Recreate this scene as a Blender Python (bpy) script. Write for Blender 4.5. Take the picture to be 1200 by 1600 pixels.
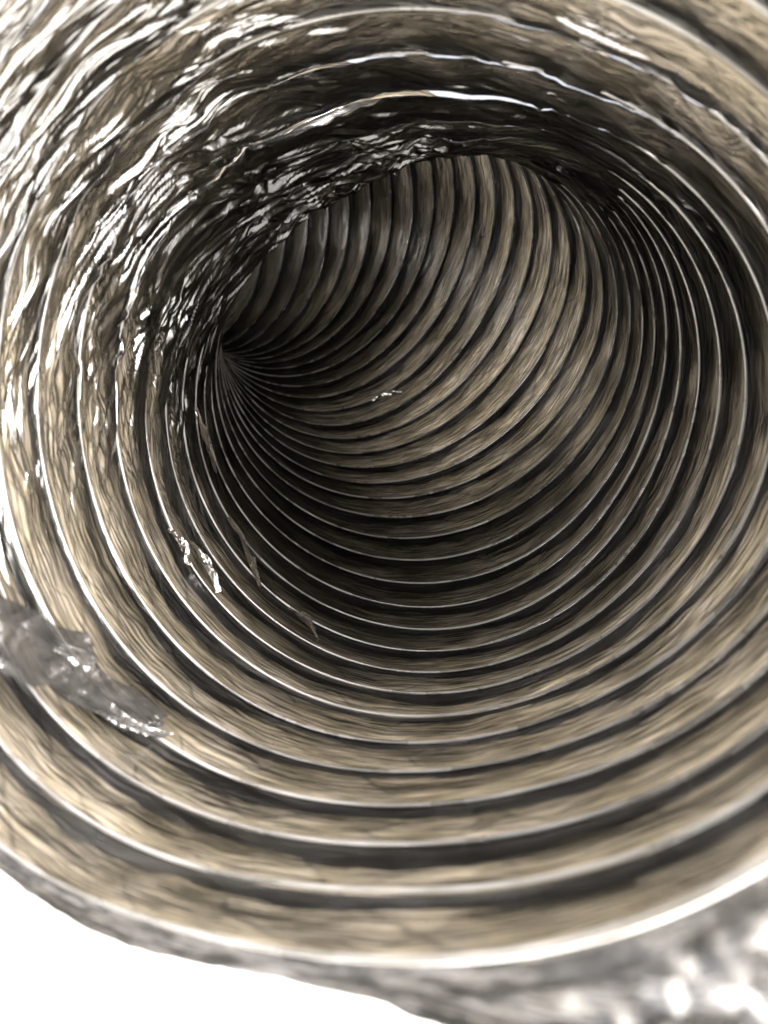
import bpy, math
import numpy as np
from mathutils import Matrix, Vector

# ------------------------------------------------------------------ frame of the place
# lengths of the duct curve are in duct radii (1 = 0.15 m); RAD turns them into metres
RAD = 0.15
UP = np.array([0.30, 0.885, -0.355]); UP /= np.linalg.norm(UP)      # world up, seen from the camera (x right, y up, z ahead)
XW = np.array([1.0, 0, 0]) - UP * UP[0]; XW /= np.linalg.norm(XW)
YW = np.array([0, 0, 1.0]); YW -= UP * UP[2]; YW -= XW * XW.dot(YW); YW /= np.linalg.norm(YW)
B = np.stack([XW, YW, UP])                                          # camera-side vector -> world
GROUND = -1.765                                                      # ground level along UP, in radii
EYE = np.array([0, 0, -GROUND * RAD])
def to_world(P):
    return (np.asarray(P) @ B.T) * RAD + EYE

scene = bpy.context.scene
for o in list(bpy.data.objects):
    bpy.data.objects.remove(o)
col = scene.collection

# ------------------------------------------------------------------ camera
cam_d = bpy.data.cameras.new('camera')
cam = bpy.data.objects.new('camera', cam_d); col.objects.link(cam)
rx, ry, rz = B @ np.array([1, 0, 0.]), B @ np.array([0, 1., 0]), B @ np.array([0, 0, -1.])
cam.matrix_world = Matrix(((rx[0], ry[0], rz[0], EYE[0]), (rx[1], ry[1], rz[1], EYE[1]), (rx[2], ry[2], rz[2], EYE[2]), (0, 0, 0, 1)))
cam_d.sensor_fit = 'VERTICAL'; cam_d.sensor_height = 24.0; cam_d.lens = 18.0
cam_d.clip_start = 0.01; cam_d.clip_end = 500
cam_d.dof.use_dof = True
cam_d.dof.focus_distance = 0.52
cam_d.dof.aperture_fstop = 6.5
scene.camera = cam

# ------------------------------------------------------------------ sky and sun
SUN_EL, SUN_AZ = math.radians(52), math.radians(165)              # azimuth from +Y (ahead) towards +X (right)
w = bpy.data.worlds.new('World'); scene.world = w; w.use_nodes = True
nt = w.node_tree; nt.nodes.clear()
sky = nt.nodes.new('ShaderNodeTexSky'); sky.sky_type = 'NISHITA'; sky.sun_disc = False
sky.air_density = 0.15; sky.dust_density = 8.0; sky.ozone_density = 0.0; sky.sun_elevation = SUN_EL; sky.sun_rotation = SUN_AZ
bg = nt.nodes.new('ShaderNodeBackground'); bg.inputs[1].default_value = 0.15
wo = nt.nodes.new('ShaderNodeOutputWorld')
hz = nt.nodes.new('ShaderNodeHueSaturation'); hz.inputs['Saturation'].default_value = 0.3      # white hazy sky
nt.links.new(sky.outputs[0], hz.inputs['Color']); nt.links.new(hz.outputs[0], bg.inputs[0]); nt.links.new(bg.outputs[0], wo.inputs[0])
sun_d = bpy.data.lights.new('sun', 'SUN'); sun_d.energy = 1.5; sun_d.angle = math.radians(30); sun_d.color = (1, 0.96, 0.9)
sun = bpy.data.objects.new('sun', sun_d); col.objects.link(sun)
sd = Vector((math.sin(SUN_AZ) * math.cos(SUN_EL), math.cos(SUN_AZ) * math.cos(SUN_EL), math.sin(SUN_EL)))
sun.rotation_euler = sd.to_track_quat('Z', 'Y').to_euler(); sun.location = sd * 5

vs = scene.view_settings
vs.view_transform = 'Standard'; vs.look = 'None'; vs.gamma = 1.0; vs.exposure = 3.05; vs.use_curve_mapping = False
cy = scene.cycles
cy.max_bounces = 7; cy.diffuse_bounces = 5; cy.glossy_bounces = 3; cy.transmission_bounces = 5; cy.transparent_max_bounces = 6
cy.use_adaptive_sampling = True; cy.adaptive_threshold = 0.03
cy.sample_clamp_indirect = 6.0; cy.caustics_reflective = False; cy.caustics_refractive = False
cy.use_denoising = True

# ------------------------------------------------------------------ materials
def new_mat(name):
    m = bpy.data.materials.new(name); m.use_nodes = True
    t = m.node_tree; t.nodes.clear()
    return m, t
class N:
    """small helper to write node trees"""
    def __init__(s, t): s.t = t
    def n(s, kind, **kw):
        nd = s.t.nodes.new('ShaderNode' + kind)
        for k, v in kw.items(): setattr(nd, k, v)
        return nd
    def put(s, sock, v):
        if hasattr(v, 'is_output') or isinstance(v, bpy.types.NodeSocket): s.t.links.new(v, sock)
        else: sock.default_value = v
    def math(s, op, a, b=0.0, c=0.0, clamp=False):
        nd = s.n('Math', operation=op, use_clamp=clamp)
        for i, v in enumerate((a, b, c)): s.put(nd.inputs[i], v)
        return nd.outputs[0]
    def noise(s, vec, scale, detail=3, rough=0.55, dist=0.0):
        nd = s.n('TexNoise'); s.put(nd.inputs['Vector'], vec); nd.inputs['Scale'].default_value = scale
        nd.inputs['Detail'].default_value = detail; nd.inputs['Roughness'].default_value = rough; nd.inputs['Distortion'].default_value = dist
        return nd.outputs[0]
    def ramp(s, v, lo, hi, a=0.0, b=1.0):
        nd = s.n('MapRange', clamp=True); nd.interpolation_type = 'SMOOTHSTEP'
        for i, x in enumerate((v, lo, hi, a, b)): s.put(nd.inputs[i], x)
        return nd.outputs[0]
    def mixc(s, f, a, b):
        nd = s.n('Mix', data_type='RGBA'); s.put(nd.inputs[0], f); s.put(nd.inputs[6], a); s.put(nd.inputs[7], b)
        return nd.outputs[2]
    def xyz(s, x, y, z):
        nd = s.n('CombineXYZ')
        for i, v in enumerate((x, y, z)): s.put(nd.inputs[i], v)
        return nd.outputs[0]

def film_material(name, tint, body, diffuse, trans, gloss, dirt=0.0, rough=0.23, shine=0.23, fres=0.12):
    """metallised plastic film: a glossy skin over a thin brownish sheet that lets light through"""
    m, t = new_mat(name); N_ = N(t)
    at = N_.n('Attribute', attribute_name='film'); at.attribute_type = 'GEOMETRY'      # (cos, sin, turn)
    pl = N_.n('Attribute', attribute_name='plies_shade'); pl.attribute_type = 'GEOMETRY'
    sh = N_.n('Attribute', attribute_name='sheen'); sh.attribute_type = 'GEOMETRY'
    sp = N_.n('SeparateXYZ'); N_.put(sp.inputs[0], at.outputs['Vector'])
    c, s_, turn = sp.outputs[0], sp.outputs[1], sp.outputs[2]
    wob = N_.noise(N_.xyz(N_.math('MULTIPLY', c, 7.0), N_.math('MULTIPLY', s_, 7.0), N_.math('MULTIPLY', turn, 1.6)), 1.0, 1)
    t2 = N_.math('ADD', turn, N_.math('MULTIPLY', N_.math('SUBTRACT', wob, 0.5), 0.16))
    def streak(k, kt, det=2):
        return N_.noise(N_.xyz(N_.math('MULTIPLY', c, k), N_.math('MULTIPLY', s_, k), N_.math('MULTIPLY', t2, kt)), 1.0, det, 0.6)
    fine = streak(5.0, 30.0, 2)
    mid = streak(4.0, 7.0, 2)
    blotch = N_.noise(N_.xyz(N_.math('MULTIPLY', c, 6.0), N_.math('MULTIPLY', s_, 6.0), N_.math('MULTIPLY', turn, 1.3)), 1.0, 2)
    hair = streak(3.5, 64.0, 2)
    v = N_.math('MULTIPLY', N_.math('MULTIPLY', N_.ramp(fine, 0.42, 0.58, 0.30, 1.15), N_.ramp(hair, 0.41, 0.54, 0.36, 1.0)), N_.ramp(mid, 0.3, 0.66, 0.62, 1.0))
    mottle = N_.noise(N_.xyz(N_.math('MULTIPLY', c, 8.0), N_.math('MULTIPLY', s_, 8.0), N_.math('MULTIPLY', t2, 9.0)), 1.0, 3, 0.65)
    v = N_.math('MULTIPLY', v, N_.ramp(mottle, 0.34, 0.62, 0.66, 1.0))
    v = N_.math('MULTIPLY', v, N_.ramp(blotch, 0.3, 0.7, 0.72, 1.0))
    # thin dark creases that run slantwise over the sheet, here and there
    ang = N_.math('ARCTAN2', s_, c)
    lo = N_.noise(N_.xyz(N_.math('MULTIPLY', c, 3.0), N_.math('MULTIPLY', s_, 3.0), N_.math('MULTIPLY', turn, 0.7)), 1.0, 2, 0.5)
    for ka, kt, ks, lim in ((9.0, 3.3, 3.5, 0.40), (-13.0, 4.1, 3.0, 0.44)):
        ph = N_.math('ADD', N_.math('ADD', N_.math('MULTIPLY', ang, ka), N_.math('MULTIPLY', turn, kt)), N_.math('MULTIPLY', lo, ks))
        ln = N_.ramp(N_.math('ABSOLUTE', N_.math('SINE', ph)), 0.03, 0.17, 1.0, 0.0)
        v = N_.math('MULTIPLY', v, N_.math('SUBTRACT', 1.0, N_.math('MULTIPLY', ln, N_.ramp(blotch, lim, lim + 0.14, 0.0, 0.38))))
    if dirt:
        d = N_.noise(N_.xyz(N_.math('MULTIPLY', c, 10.0), N_.math('MULTIPLY', s_, 10.0), N_.math('MULTIPLY', turn, 1.6)), 1.0, 5, 0.6)
        v = N_.math('MULTIPLY', v, N_.ramp(d, 0.40, 0.60, 1.0 - dirt, 1.0))
    warm = N_.mixc(N_.ramp(blotch, 0.35, 0.65), tint, tuple(x * y for x, y in zip(tint[:3], (1.0, 1.02, 1.12))) + (1,))
    colr = N_.n('VectorMath', operation='SCALE'); N_.put(colr.inputs[0], warm); N_.put(colr.inputs['Scale'], v)
    bump = N_.n('Bump'); bump.inputs['Strength'].default_value = 0.22; bump.inputs['Distance'].default_value = 0.0012
    N_.put(bump.inputs['Height'], fine)
    # darker where the film is folded on itself, and where shade is painted in
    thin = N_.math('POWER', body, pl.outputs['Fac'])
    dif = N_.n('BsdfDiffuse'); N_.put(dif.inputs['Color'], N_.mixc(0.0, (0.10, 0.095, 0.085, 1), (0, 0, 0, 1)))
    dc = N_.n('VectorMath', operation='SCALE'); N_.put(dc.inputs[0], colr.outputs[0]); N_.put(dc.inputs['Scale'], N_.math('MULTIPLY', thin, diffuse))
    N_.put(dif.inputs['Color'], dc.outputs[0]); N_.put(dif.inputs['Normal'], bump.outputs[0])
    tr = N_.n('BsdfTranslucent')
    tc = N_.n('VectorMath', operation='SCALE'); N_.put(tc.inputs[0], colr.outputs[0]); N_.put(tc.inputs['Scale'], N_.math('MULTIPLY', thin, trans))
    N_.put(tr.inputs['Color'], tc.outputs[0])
    bd = N_.n('AddShader'); t.links.new(dif.outputs[0], bd.inputs[0]); t.links.new(tr.outputs[0], bd.inputs[1])
    gl = N_.n('BsdfGlossy'); gl.inputs['Color'].default_value = (0.88, 0.87, 0.85, 1); gl.inputs['Roughness'].default_value = rough
    N_.put(gl.inputs['Normal'], bump.outputs[0])
    lw = N_.n('LayerWeight'); lw.inputs[0].default_value = 0.25
    polish = N_.math('MULTIPLY_ADD', sh.outputs['Fac'], shine, gloss)
    fac = N_.math('ADD', N_.math('MULTIPLY', lw.outputs['Fresnel'], N_.math('MULTIPLY_ADD', sh.outputs['Fac'], 0.3, fres)), polish, clamp=True)
    N_.put(gl.inputs['Roughness'], N_.math('SUBTRACT', rough, N_.math('MULTIPLY', sh.outputs['Fac'], rough - 0.10)))
    mx = N_.n('MixShader'); N_.put(mx.inputs[0], fac); t.links.new(bd.outputs[0], mx.inputs[1]); t.links.new(gl.outputs[0], mx.inputs[2])
    out = N_.n('OutputMaterial'); t.links.new(mx.outputs[0], out.inputs[0])
    return m

TAN = (0.80, 0.68, 0.485, 1)
M_FILM = film_material('film_single', TAN, 0.30, 0.34, 0.17, 0.002, fres=0.03)
M_OVER = film_material('film_double', (0.60, 0.56, 0.50, 1), 0.40, 0.075, 0.04, 0.006, fres=0.04)
M_COLLAR = film_material('film_cut_edge', (0.74, 0.70, 0.63, 1), 0.4, 0.24, 0.16, 0.03, dirt=0.80, shine=0.42)
def loose_material(name, base, clear, rough, gloss=0.3, relief=0.7):
    """torn clear-grey film: thin, shiny, partly see-through"""
    m, t = new_mat(name); N_ = N(t)
    tc = N_.n('TexCoord')
    n1 = N_.noise(tc.outputs['Object'], 70.0, 4, 0.6, 0.6); n2 = N_.noise(tc.outputs['Object'], 260.0, 2)
    bp = N_.n('Bump'); bp.inputs['Strength'].default_value = relief; bp.inputs['Distance'].default_value = 0.004
    N_.put(bp.inputs['Height'], N_.math('ADD', n1, N_.math('MULTIPLY', n2, 0.2)))
    cl = N_.mixc(N_.ramp(n1, 0.3, 0.7), tuple(x * 0.6 for x in base) + (1,), base + (1,))
    df = N_.n('BsdfDiffuse'); N_.put(df.inputs[0], cl); N_.put(df.inputs['Normal'], bp.outputs[0])
    tr = N_.n('BsdfTranslucent'); N_.put(tr.inputs[0], cl)
    ad = N_.n('MixShader'); ad.inputs[0].default_value = 0.5; t.links.new(df.outputs[0], ad.inputs[1]); t.links.new(tr.outputs[0], ad.inputs[2])
    tp = N_.n('BsdfTransparent'); tp.inputs[0].default_value = (0.75, 0.73, 0.7, 1)
    mc = N_.n('MixShader'); mc.inputs[0].default_value = clear; t.links.new(ad.outputs[0], mc.inputs[1]); t.links.new(tp.outputs[0], mc.inputs[2])
    gl = N_.n('BsdfGlossy'); gl.inputs['Roughness'].default_value = rough; N_.put(gl.inputs['Normal'], bp.outputs[0])
    mg = N_.n('MixShader'); mg.inputs[0].default_value = gloss; t.links.new(mc.outputs[0], mg.inputs[1]); t.links.new(gl.outputs[0], mg.inputs[2])
    out = N_.n('OutputMaterial'); t.links.new(mg.outputs[0], out.inputs[0])
    return m
M_LOOSE = loose_material('film_torn', (0.065, 0.063, 0.06), 0.15, 0.18, 0.12, 1.0)
M_PEEL = loose_material('film_peeled', (0.24, 0.21, 0.17), 0.15, 0.10, 0.45, 0.2)

def wire_material():
    m, t = new_mat('coated_wire'); N_ = N(t)
    tc = N_.n('TexCoord')
    nz = N_.noise(tc.outputs['Object'], 28.0, 4)
    pb = N_.n('BsdfPrincipled')
    N_.put(pb.inputs['Base Color'], N_.mixc(N_.ramp(nz, 0.3, 0.7), (0.10, 0.095, 0.085, 1), (0.30, 0.29, 0.275, 1)))
    pb.inputs['Metallic'].default_value = 0.45
    N_.put(pb.inputs['Roughness'], N_.ramp(nz, 0.35, 0.65, 0.16, 0.5))
    bp = N_.n('Bump'); bp.inputs['Strength'].default_value = 0.3; bp.inputs['Distance'].default_value = 0.0006
    N_.put(bp.inputs['Height'], N_.noise(tc.outputs['Object'], 240.0, 2)); N_.put(pb.inputs['Normal'], bp.outputs[0])
    out = N_.n('OutputMaterial'); t.links.new(pb.outputs[0], out.inputs[0])
    return m
M_WIRE = wire_material()

def ground_material():
    m, t = new_mat('pale_ground'); N_ = N(t)
    tc = N_.n('TexCoord')
    a = N_.noise(tc.outputs['Object'], 9.0, 6, 0.6); b = N_.noise(tc.outputs['Object'], 160.0, 3)
    f = N_.math('ADD', N_.math('MULTIPLY', a, 0.7), N_.math('MULTIPLY', b, 0.3))
    pb = N_.n('BsdfPrincipled'); pb.inputs['Roughness'].default_value = 0.75
    N_.put(pb.inputs['Base Color'], N_.mixc(N_.ramp(f, 0.3, 0.7), (0.74, 0.73, 0.70, 1), (0.84, 0.83, 0.81, 1)))
    bp = N_.n('Bump'); bp.inputs['Strength'].default_value = 0.3; bp.inputs['Distance'].default_value = 0.002
    N_.put(bp.inputs['Height'], b); N_.put(pb.inputs['Normal'], bp.outputs[0])
    out = N_.n('OutputMaterial'); t.links.new(pb.outputs[0], out.inputs[0])
    return m
M_GROUND = ground_material()

# ------------------------------------------------------------------ mesh helpers
def mesh_from(name, V, F, mat, smooth=True, attrs=None):
    V = np.ascontiguousarray(V, dtype=np.float32); F = np.ascontiguousarray(F, dtype=np.int32)
    me = bpy.data.meshes.new(name)
    me.vertices.add(len(V)); me.vertices.foreach_set('co', V.ravel())
    k = F.shape[1]
    me.loops.add(F.size); me.loops.foreach_set('vertex_index', F.ravel())
    me.polygons.add(len(F)); me.polygons.foreach_set('loop_start', np.arange(len(F), dtype=np.int32) * k)
    if smooth: me.polygons.foreach_set('use_smooth', np.ones(len(F), dtype=bool))
    for nm, (typ, data) in (attrs or {}).items():
        a = me.attributes.new(nm, typ, 'POINT')
        a.data.foreach_set('vector' if typ == 'FLOAT_VECTOR' else 'value', np.ascontiguousarray(data, dtype=np.float32).ravel())
    me.materials.append(mat); me.update(calc_edges=True); me.validate()
    return me
def grid_faces(nr, nc):
    i = np.arange(nr - 1)[:, None] * nc + np.arange(nc - 1)[None, :]
    return np.stack([i, i + 1, i + nc + 1, i + nc], -1).reshape(-1, 4)
def obj(name, me, parent=None):
    o = bpy.data.objects.new(name, me); col.objects.link(o)
    if parent is not None: o.parent = parent
    return o

# ------------------------------------------------------------------ the ground
def build_ground():
    r = 200.0
    me = mesh_from('ground', np.array([[-r, -r, 0], [r, -r, 0], [r, r, 0], [-r, r, 0]]), np.array([[0, 1, 2, 3]]), M_GROUND, smooth=False)
    o = obj('ground', me); o['kind'] = 'structure'
    return o
build_ground()

# ------------------------------------------------------------------ the duct's curve
P_FIT = [-0.33153, 0.26476, 1.23545, 0.54774, -0.04689, -0.42638, -0.13161, -0.17877, -0.38229, -0.20503, -0.37018, -0.24485, 0.19200, 0.03534, 0.54420, 0.22213, -0.01247, -0.27549, 0.07081, 0.17665, 0.24030, 0.15667, 0.15177, 0.18377, 0.18259, 0.18935, 0.06790, 0.03737, -0.00726, 0.00985, -0.00688, 0.00242, 0.00253, -0.01099, -0.00600, 0.05327, 0.00857, 0.01901, -0.00432, 0.00240, 0.02588, 0.02082, -0.01935, 0.00554, 0.00213, -0.00182, 0.00583, -0.02806, 0.00768, 0.01217, 0.00236, 0.02898, -0.00752, -0.00652]
NK, NFIT, NR = 7, 33, 50
P_FIT = np.array(P_FIT)
def knots(k, n):
    return np.interp(np.arange(n) / (NFIT - 1) * (NK - 1), np.arange(NK), k)
def duct_frames(n):
    c = P_FIT[0:3].copy(); yaw, pit = P_FIT[3:5]
    kx, ky, st = (knots(P_FIT[5 + j * NK:5 + (j + 1) * NK], n) for j in range(3))
    T = np.array([math.sin(yaw) * math.cos(pit), math.sin(pit), math.cos(yaw) * math.cos(pit)])
    X = np.cross([0, 1.0, 0], T); X /= np.linalg.norm(X); Y = np.cross(T, X)
    out = []
    for i in range(n):
        out.append((c.copy(), X.copy(), Y.copy(), T.copy()))
        for _ in range(4):
            d = st[i] / 4
            c = c + T * d
            T = T + (X * kx[i] + Y * ky[i]) * d
            if i >= 33: T = T - UP * T.dot(UP) * 0.25                   # beyond the bend the duct lies level
            T /= np.linalg.norm(T)
            X = X - T * X.dot(T); X /= np.linalg.norm(X); Y = np.cross(T, X)
    return out
FR = duct_frames(NR)
HARM = np.array([knots(q, NR) for q in P_FIT[5 + 3 * NK:].reshape(4, NK)])
def ring(i, th, dr=0.0):
    """points of wire ring i at angles th, pushed outwards by dr"""
    c, X, Y, T = FR[i]; h = HARM[:, i]
    r = 1 + h[0] * np.cos(2 * th) + h[1] * np.sin(2 * th) + h[2] * np.cos(3 * th) + h[3] * np.sin(3 * th) + dr
    return c + (r * np.cos(th))[..., None] * X + (r * np.sin(th))[..., None] * Y
def outward(i, th):
    c, X, Y, T = FR[i]
    return np.cos(th)[..., None] * X + np.sin(th)[..., None] * Y

# ------------------------------------------------------------------ numpy noise, periodic round the duct
_LAT = {}
def lattice(seed, nx, ny):
    k = (seed, nx, ny)
    if k not in _LAT: _LAT[k] = np.random.default_rng(seed).random((nx, ny))
    return _LAT[k]
def vnoise(x, y, seed, px, smooth=True, py=257):
    """value noise, period px along x and py along y; straight facets when smooth is False"""
    L = lattice(seed, px, py)
    x0 = np.floor(x).astype(int); y0 = np.floor(y).astype(int)
    fx, fy = x - x0, y - y0
    a, b = L[x0 % px, y0 % py], L[(x0 + 1) % px, y0 % py]
    c, d = L[x0 % px, (y0 + 1) % py], L[(x0 + 1) % px, (y0 + 1) % py]
    if smooth:
        fx = fx * fx * (3 - 2 * fx); fy = fy * fy * (3 - 2 * fy)
        return (a * (1 - fx) + b * fx) * (1 - fy) + (c * (1 - fx) + d * fx) * fy
    lower = fx + fy < 1
    return np.where(lower, a + (b - a) * fx + (c - a) * fy, d + (c - d) * (1 - fx) + (b - d) * (1 - fy))

TAU = 2 * math.pi
def angle_weight(th, mid, half):
    d = np.abs((th - mid + math.pi) % TAU - math.pi)
    return np.clip(1 - d / half, 0, 1) ** 2 * (3 - 2 * np.clip(1 - d / half, 0, 1))
LMAX = [np.linalg.norm(ring(i + 1, np.linspace(0, TAU, 90)) - ring(i, np.linspace(0, TAU, 90)), axis=1).max() for i in range(NR - 1)]

def rid(n): return 1 - 2 * np.abs(2 * n - 1)
def crumple(th, turn):
    """folds of slack film: long creases slanting across the turns, then small facets; about -1..1"""
    u = th / TAU
    wx = vnoise(u * 24, turn * 0.8, 11, 24) - 0.5
    wy = vnoise(u * 24 + 7.3, turn * 0.8 + 3.1, 12, 24) - 0.5
    n1 = vnoise(u * 14 + wx * 0.9, turn * 2.2 + u * 14 + wy * 1.6, 13, 14, True, 14)
    n2 = vnoise(u * 30 + wx * 1.6, turn * 7.0 + u * 36 + wy * 3.5, 14, 30, False, 36)
    n3 = vnoise(u * 70 + wx * 3, turn * 12.0 + u * 44 + wy * 6, 15, 70, False, 44)
    cl = np.clip(vnoise(u * 20 + 5.1, turn * 1.1 + u * 12, 17, 20, True, 12) * 2.0 - 0.2, 0.6, 1.2)    # creases come in clusters
    return 0.36 * rid(n1) + cl * (0.38 * rid(n2) + 0.30 * rid(n3))
def ripple(th, turn):
    """soft shallow waves in film that is nearly taut"""
    u = th / TAU
    wx = vnoise(u * 16, turn * 0.7, 21, 16) - 0.5
    a = vnoise(u * 16 + wx, turn * 1.6 + u * 16, 22, 16, True, 16)
    b = vnoise(u * 30 - wx, turn * 2.6 - u * 20, 23, 30, True, 20)
    c = vnoise(u * 44, turn * 9.0 + wx * 6, 24, 44)
    return 0.6 * (2 * a - 1) + 0.4 * rid(b) * 0.7 + 0.22 * (2 * c - 1)

def bunching(i, th):
    """0 where the turns stand apart, 1 where the bend pushes them together"""
    L = np.linalg.norm(ring(i + 1, th) - ring(i, th), axis=1)
    q = np.clip(L / (LMAX[i] * 1.04), 0, 1)
    g = np.clip((1 - q - 0.14) / 0.46, 0, 1)
    # slack that hangs in folds on the inside of the bend: top left near the mouth, then all over the top
    near = angle_weight(th, math.radians(135), math.radians(100)) * np.clip(1 - abs(i - 4) / 8.0, 0, 1) ** 0.5
    near = np.maximum(near, 0.8 * angle_weight(th, math.radians(62), math.radians(68)) * np.clip(1 - abs(i - 4) / 6.0, 0, 1) ** 0.5)
    far = angle_weight(th, math.radians(108), math.radians(118)) * np.clip((i - 3.0) / 2.5, 0, 1)
    return np.clip(np.maximum(near, far * np.clip(g * 1.3 + 0.9 * (i < 17), 0, 1)), 0, 1), q
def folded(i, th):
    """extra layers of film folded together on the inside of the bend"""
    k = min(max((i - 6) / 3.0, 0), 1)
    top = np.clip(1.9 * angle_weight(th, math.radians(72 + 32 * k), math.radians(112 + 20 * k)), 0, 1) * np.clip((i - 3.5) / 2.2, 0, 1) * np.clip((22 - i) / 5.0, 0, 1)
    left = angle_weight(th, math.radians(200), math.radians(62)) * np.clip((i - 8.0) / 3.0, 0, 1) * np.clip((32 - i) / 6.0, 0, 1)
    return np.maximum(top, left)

def painted_shade(th, turn):
    """shade painted into the film in the sag of the duct and further in, streaky"""
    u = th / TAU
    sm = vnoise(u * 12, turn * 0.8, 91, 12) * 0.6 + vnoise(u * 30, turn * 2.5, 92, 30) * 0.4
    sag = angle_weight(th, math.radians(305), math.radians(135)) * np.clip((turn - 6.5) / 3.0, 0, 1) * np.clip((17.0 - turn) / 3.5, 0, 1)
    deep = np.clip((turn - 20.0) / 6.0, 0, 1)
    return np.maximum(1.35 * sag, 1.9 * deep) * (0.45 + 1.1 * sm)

def film_sheet(i, th, v, e):
    """inner film between ring i and ring i+1: th (n,), v (n,m) from the near wire (0) to the far one (1)"""
    A, Bq = ring(i, th), ring(i + 1, th)
    comp, q = bunching(i, th)
    slack = np.sqrt(1 - q * q)
    T2 = th[:, None] + 0 * v; turn = i + v
    out = 0.5 * (outward(i, th) + outward(i + 1, th)); out /= np.linalg.norm(out, axis=1)[:, None]
    P = A[:, None, :] * (1 - v[..., None]) + Bq[:, None, :] * v[..., None]
    cr, rp = crumple(T2, turn), ripple(T2, turn)
    arch = np.sin(math.pi * np.clip(v, 0, 1))
    bulge = (0.004 + 0.022 * slack * (1 - 0.7 * comp))[:, None] * arch ** 0.75
    pin = np.maximum(arch ** 0.6, (0.8 * comp)[:, None])             # taut film is pinned at the wire, bunched film rides over it
    d = 0.005 + bulge + (0.009 * arch ** 0.6) * rp + (0.062 * comp * (0.5 + 0.5 * min(max((i - 4) / 4.0, 0), 1)))[:, None] * pin * (cr - 0.55) - (0.028 * comp ** 2 * min(max((i - 3) / 3.0, 0.3), 1))[:, None]
    P = P + out[:, None, :] * d[..., None]
    tang = FR[i][3]                                                  # bunched film also shifts along the duct
    P = P + tang * ((0.06 * comp)[:, None] * pin * (vnoise(T2 / TAU * 40, turn * 2.0 + T2 / TAU * 30, 31, 40, True, 30) - 0.5))[..., None]
    ply = vnoise(T2 / TAU * 30, turn * 1.4 + T2 / TAU * 24, 33, 30, True, 24)
    plies_shade = np.clip(0.05 + 0.35 * comp[:, None] * ply + folded(i, th)[:, None] * (1.4 + 2.4 * ply), 0, 4)
    plies_shade = plies_shade + 0.85 * painted_shade(T2, turn)  # shade of the low middle and deep end, put into the film colour
    # film darkens unevenly towards the lap
    lap = np.clip((v / e[:, None] - 0.25) / 0.75, 0, 1) ** 1.6
    plies_shade = plies_shade + 1.5 * lap * (0.25 + 0.9 * vnoise(T2 / TAU * 22 + 1.5 * v, turn * 5.0, 35, 22))
    return P, plies_shade

def film_attrs(th, v, i, plies_shade, sheen):
    T2 = th[:, None] + 0 * v
    return {'film': ('FLOAT_VECTOR', np.stack([np.cos(T2), np.sin(T2), i + v], -1).reshape(-1, 3)),
            'plies_shade': ('FLOAT', plies_shade.ravel()), 'sheen': ('FLOAT', (sheen[:, None] + 0 * v).ravel())}

def overlap_edge(i, th):
    u = th / TAU
    e = (0.82 if i < 6 else (0.76 if i < 15 else 0.80)) + 0.16 * (vnoise(u * 9 + i * 0.37, np.full_like(th, i * 0.9), 41, 9) - 0.5) \
        + 0.26 * (vnoise(u * 22, np.full_like(th, i * 1.7), 42, 22, False) - 0.5) + 0.05 * (vnoise(u * 70, np.full_like(th, i * 2.7), 43, 70) - 0.5)
    return np.clip(e, 0.3, 0.9)

base = to_world(FR[0][0]); base[2] = 0.0
duct = bpy.data.objects.new('flexible_duct', None); col.objects.link(duct)
duct.location = base; duct.empty_display_size = 0.05
duct['label'] = 'flexible ribbed duct of wrinkled metallised film over wire rings, open mouth facing us'
duct['category'] = 'duct'
LOC = lambda P: to_world(P) - base

def wire_mesh(i):
    n, k = 360, 8
    th = np.linspace(0, TAU, n, endpoint=False)
    C = ring(i, th); O = outward(i, th); T = FR[i][3]
    a = np.linspace(0, TAU, k, endpoint=False)
    wr = 0.0036 if i == 0 else 0.0044
    wob = 0.004 * (vnoise(th / TAU * 14, np.full_like(th, i * 3.3), 51, 14) - 0.5)
    C = C + O * wob[:, None] + T * (0.012 * (vnoise(th / TAU * 10, np.full_like(th, i * 2.1), 52, 10) - 0.5))[:, None]
    V = C[:, None, :] + wr * (np.cos(a)[None, :, None] * O[:, None, :] + np.sin(a)[None, :, None] * T)
    idx = np.arange(n * k).reshape(n, k)
    F = np.stack([idx, np.roll(idx, -1, 1), np.roll(np.roll(idx, -1, 0), -1, 1), np.roll(idx, -1, 0)], -1).reshape(-1, 4)
    return mesh_from('wire_ring', LOC(V.reshape(-1, 3)), F, M_WIRE)

def build_duct():
    for i in range(NR):
        obj('wire_ring', wire_mesh(i), duct)
        if i == NR - 1: break
        nu = 900 if i < 12 else (720 if i < 36 else 240)
        nv1, nv2 = (56, 18) if i < 11 else (12, 7)
        th = np.linspace(0, TAU, nu + 1)
        e = overlap_edge(i, th); e[-1] = e[0]
        v = e[:, None] * np.linspace(0, 1, nv1)[None, :]
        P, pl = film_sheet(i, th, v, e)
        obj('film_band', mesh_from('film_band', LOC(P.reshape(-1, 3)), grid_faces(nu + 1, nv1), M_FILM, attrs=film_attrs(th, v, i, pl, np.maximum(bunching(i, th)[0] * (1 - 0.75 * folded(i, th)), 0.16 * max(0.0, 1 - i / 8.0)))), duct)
        v = e[:, None] + (1 - e)[:, None] * np.linspace(0, 1, nv2)[None, :]
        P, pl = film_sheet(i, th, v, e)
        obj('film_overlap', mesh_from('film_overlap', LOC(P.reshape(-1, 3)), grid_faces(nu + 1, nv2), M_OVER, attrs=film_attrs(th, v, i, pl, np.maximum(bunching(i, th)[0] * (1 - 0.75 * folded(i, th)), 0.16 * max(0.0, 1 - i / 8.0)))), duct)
build_duct()

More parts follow.
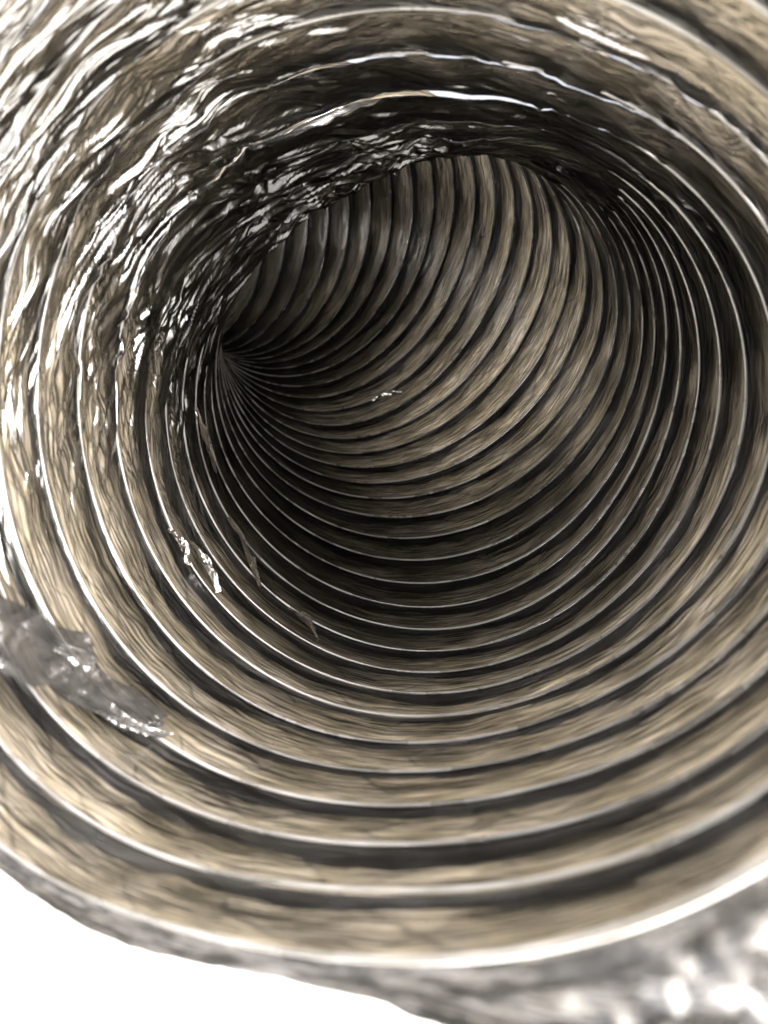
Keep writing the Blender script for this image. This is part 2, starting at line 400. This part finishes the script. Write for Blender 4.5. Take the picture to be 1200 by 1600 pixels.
# ------------------------------------------------------------------ the cut end of the film, in front of the first wire
def build_collar():
    nu, nv = 1000, 16
    th = np.linspace(0, TAU, nu + 1); u = th / TAU
    T = FR[0][3]; A = ring(0, th); O = outward(0, th)
    deg = np.degrees(th)
    ln = np.interp(deg, [0, 60, 130, 180, 215, 245, 270, 288, 304, 338, 360], [.34, .30, .22, .05, .025, .040, .052, .055, .095, .33, .34])
    ln = ln * (1 + 0.10 * (vnoise(u * 22, 0 * u, 61, 22) - 0.5) + 0.05 * (vnoise(u * 70, 0 * u, 62, 90, False) - 0.5))
    v = np.linspace(0, 1, nv)[None, :] + 0 * u[:, None]
    T2 = th[:, None] + 0 * v
    loose = angle_weight(th, math.radians(336), math.radians(40))
    cr = crumple(T2, 1.6 * v + 0.4)
    d = 0.006 + 0.012 * np.sin(math.pi * v) + (0.010 + 0.11 * loose)[:, None] * v ** 0.7 * (cr + 0.15) + (0.003 + 0.20 * loose)[:, None] * v ** 2
    P = A[:, None, :] - T * (ln[:, None] * v)[..., None] + O[:, None, :] * d[..., None]
    pl = 0.2 + 0 * v
    o = obj('cut_film_edge', mesh_from('cut_film_edge', LOC(P.reshape(-1, 3)), grid_faces(nu + 1, nv), M_COLLAR, attrs=film_attrs(th, 3 * v, 0, pl, 0.05 + 0.95 * loose)), duct)
    o['label'] = 'ragged grey blotched film edge at the mouth'
build_collar()

# ------------------------------------------------------------------ torn pieces of film
def ribbon(name, pts, widths, normal_in, seed, folds=3, curl=0.5, mat=None, label=None, fold_amp=0.012):
    """a torn strip: pts in duct radii, curled across and creased along its length"""
    pts = np.array(pts, float); n, m = 60, 18
    t0 = np.linspace(0, 1, len(pts)); t = np.linspace(0, 1, n)
    C = np.stack([np.interp(t, t0, pts[:, k]) for k in range(3)], 1)
    for _ in range(4): C[1:-1] = (C[:-2] + 2 * C[1:-1] + C[2:]) / 4
    W = np.interp(t, np.linspace(0, 1, len(widths)), widths)
    Tn = np.gradient(C, axis=0); Tn /= np.linalg.norm(Tn, axis=1)[:, None]
    Nn = normal_in - Tn * (Tn @ normal_in)[:, None]; Nn /= np.linalg.norm(Nn, axis=1)[:, None]
    S = np.cross(Tn, Nn)
    rng = np.random.default_rng(seed)
    a = np.linspace(-1, 1, m)
    edge = 1 + 0.25 * (vnoise(t * 17, 0 * t, seed, 40, False) - 0.5)
    off = W[:, None] * a[None, :] * 0.5 * edge[:, None]
    tt, aa = t[:, None] + 0 * off, a[None, :] + 0 * off
    ph = rng.random() * 6
    h = curl * W[:, None] * (aa ** 2 - 0.3) * 0.5
    h = h + fold_amp * rid(vnoise(tt * 3 + 0.6 * aa, aa * folds + tt * 1.5 + ph, seed + 1, 40)) + fold_amp * 0.5 * (vnoise(tt * 14, aa * 4 + 9, seed + 2, 40, False) - 0.5)
    V = C[:, None, :] + S[:, None, :] * off[..., None] + Nn[:, None, :] * h[..., None]
    attrs = {'film': ('FLOAT_VECTOR', np.stack([aa * 0.4, tt * 0.6, tt * 0.5 + aa * 0.8], -1).reshape(-1, 3)), 'plies_shade': ('FLOAT', np.full(n * m, 0.3)), 'sheen': ('FLOAT', np.full(n * m, 0.6))}
    o = obj(name, mesh_from(name, LOC(V.reshape(-1, 3)), grid_faces(n, m), mat or M_LOOSE, attrs=attrs), duct)
    if label: o['label'] = label
    return o
def on_wall(turn, th, inset):
    i = int(turn); f = turn - i; t = np.array([th])
    return (ring(i, t, -inset) * (1 - f) + ring(i + 1, t, -inset) * f)[0]
ribbon('torn_film_strip', [(-1.00, -0.10, 1.50), (-0.91, -0.22, 1.58), (-0.825, -0.28, 1.65), (-0.77, -0.36, 1.78), (-0.69, -0.45, 1.88), (-0.575, -0.558, 1.985)],
       [0.19, 0.17, 0.165, 0.15, 0.115, 0.06], np.array([0.55, 0.45, -0.7]), 71, folds=2.4, curl=0.5, fold_amp=0.05,
       label='torn grey strip of film hanging loose across the rings')
SLIVERS = [  # turn, angle from-to, width, how far it stands off the wall
    ((9.7, 3.10), (10.2, 3.40), 0.030, 0.020), ((9.9, 3.60), (8.6, 3.90), 0.030, 0.022), ((8.8, 4.05), (8.1, 4.22), 0.045, 0.020),
    ((6.75, 3.54), (6.7, 3.68), 0.040, 0.020), ((7.3, 3.60), (7.0, 3.82), 0.035, 0.020), ((9.2, 2.05), (9.5, 1.94), 0.060, 0.020), ((21.8, 4.78), (21.4, 4.98), 0.06, 0.02),
]
for k, (a, b, wd, ins) in enumerate(SLIVERS):
    c, X, Y, T = FR[int(a[0])]
    mth = 0.5 * (a[1] + b[1])
    inn = -(math.cos(mth) * X + math.sin(mth) * Y)
    pts = [on_wall(a[0] + (b[0] - a[0]) * f, a[1] + (b[1] - a[1]) * f, 0.004 + ins * math.sin(math.pi * f) ** 0.7 + ins * 0.6 * f) for f in np.linspace(0, 1, 7)]
    ribbon('peeled_film', pts, [wd * 0.4, wd, wd * 0.8, wd * 0.25], inn, 80 + 3 * k, folds=2, curl=1.0, fold_amp=0.012, mat=M_PEEL)
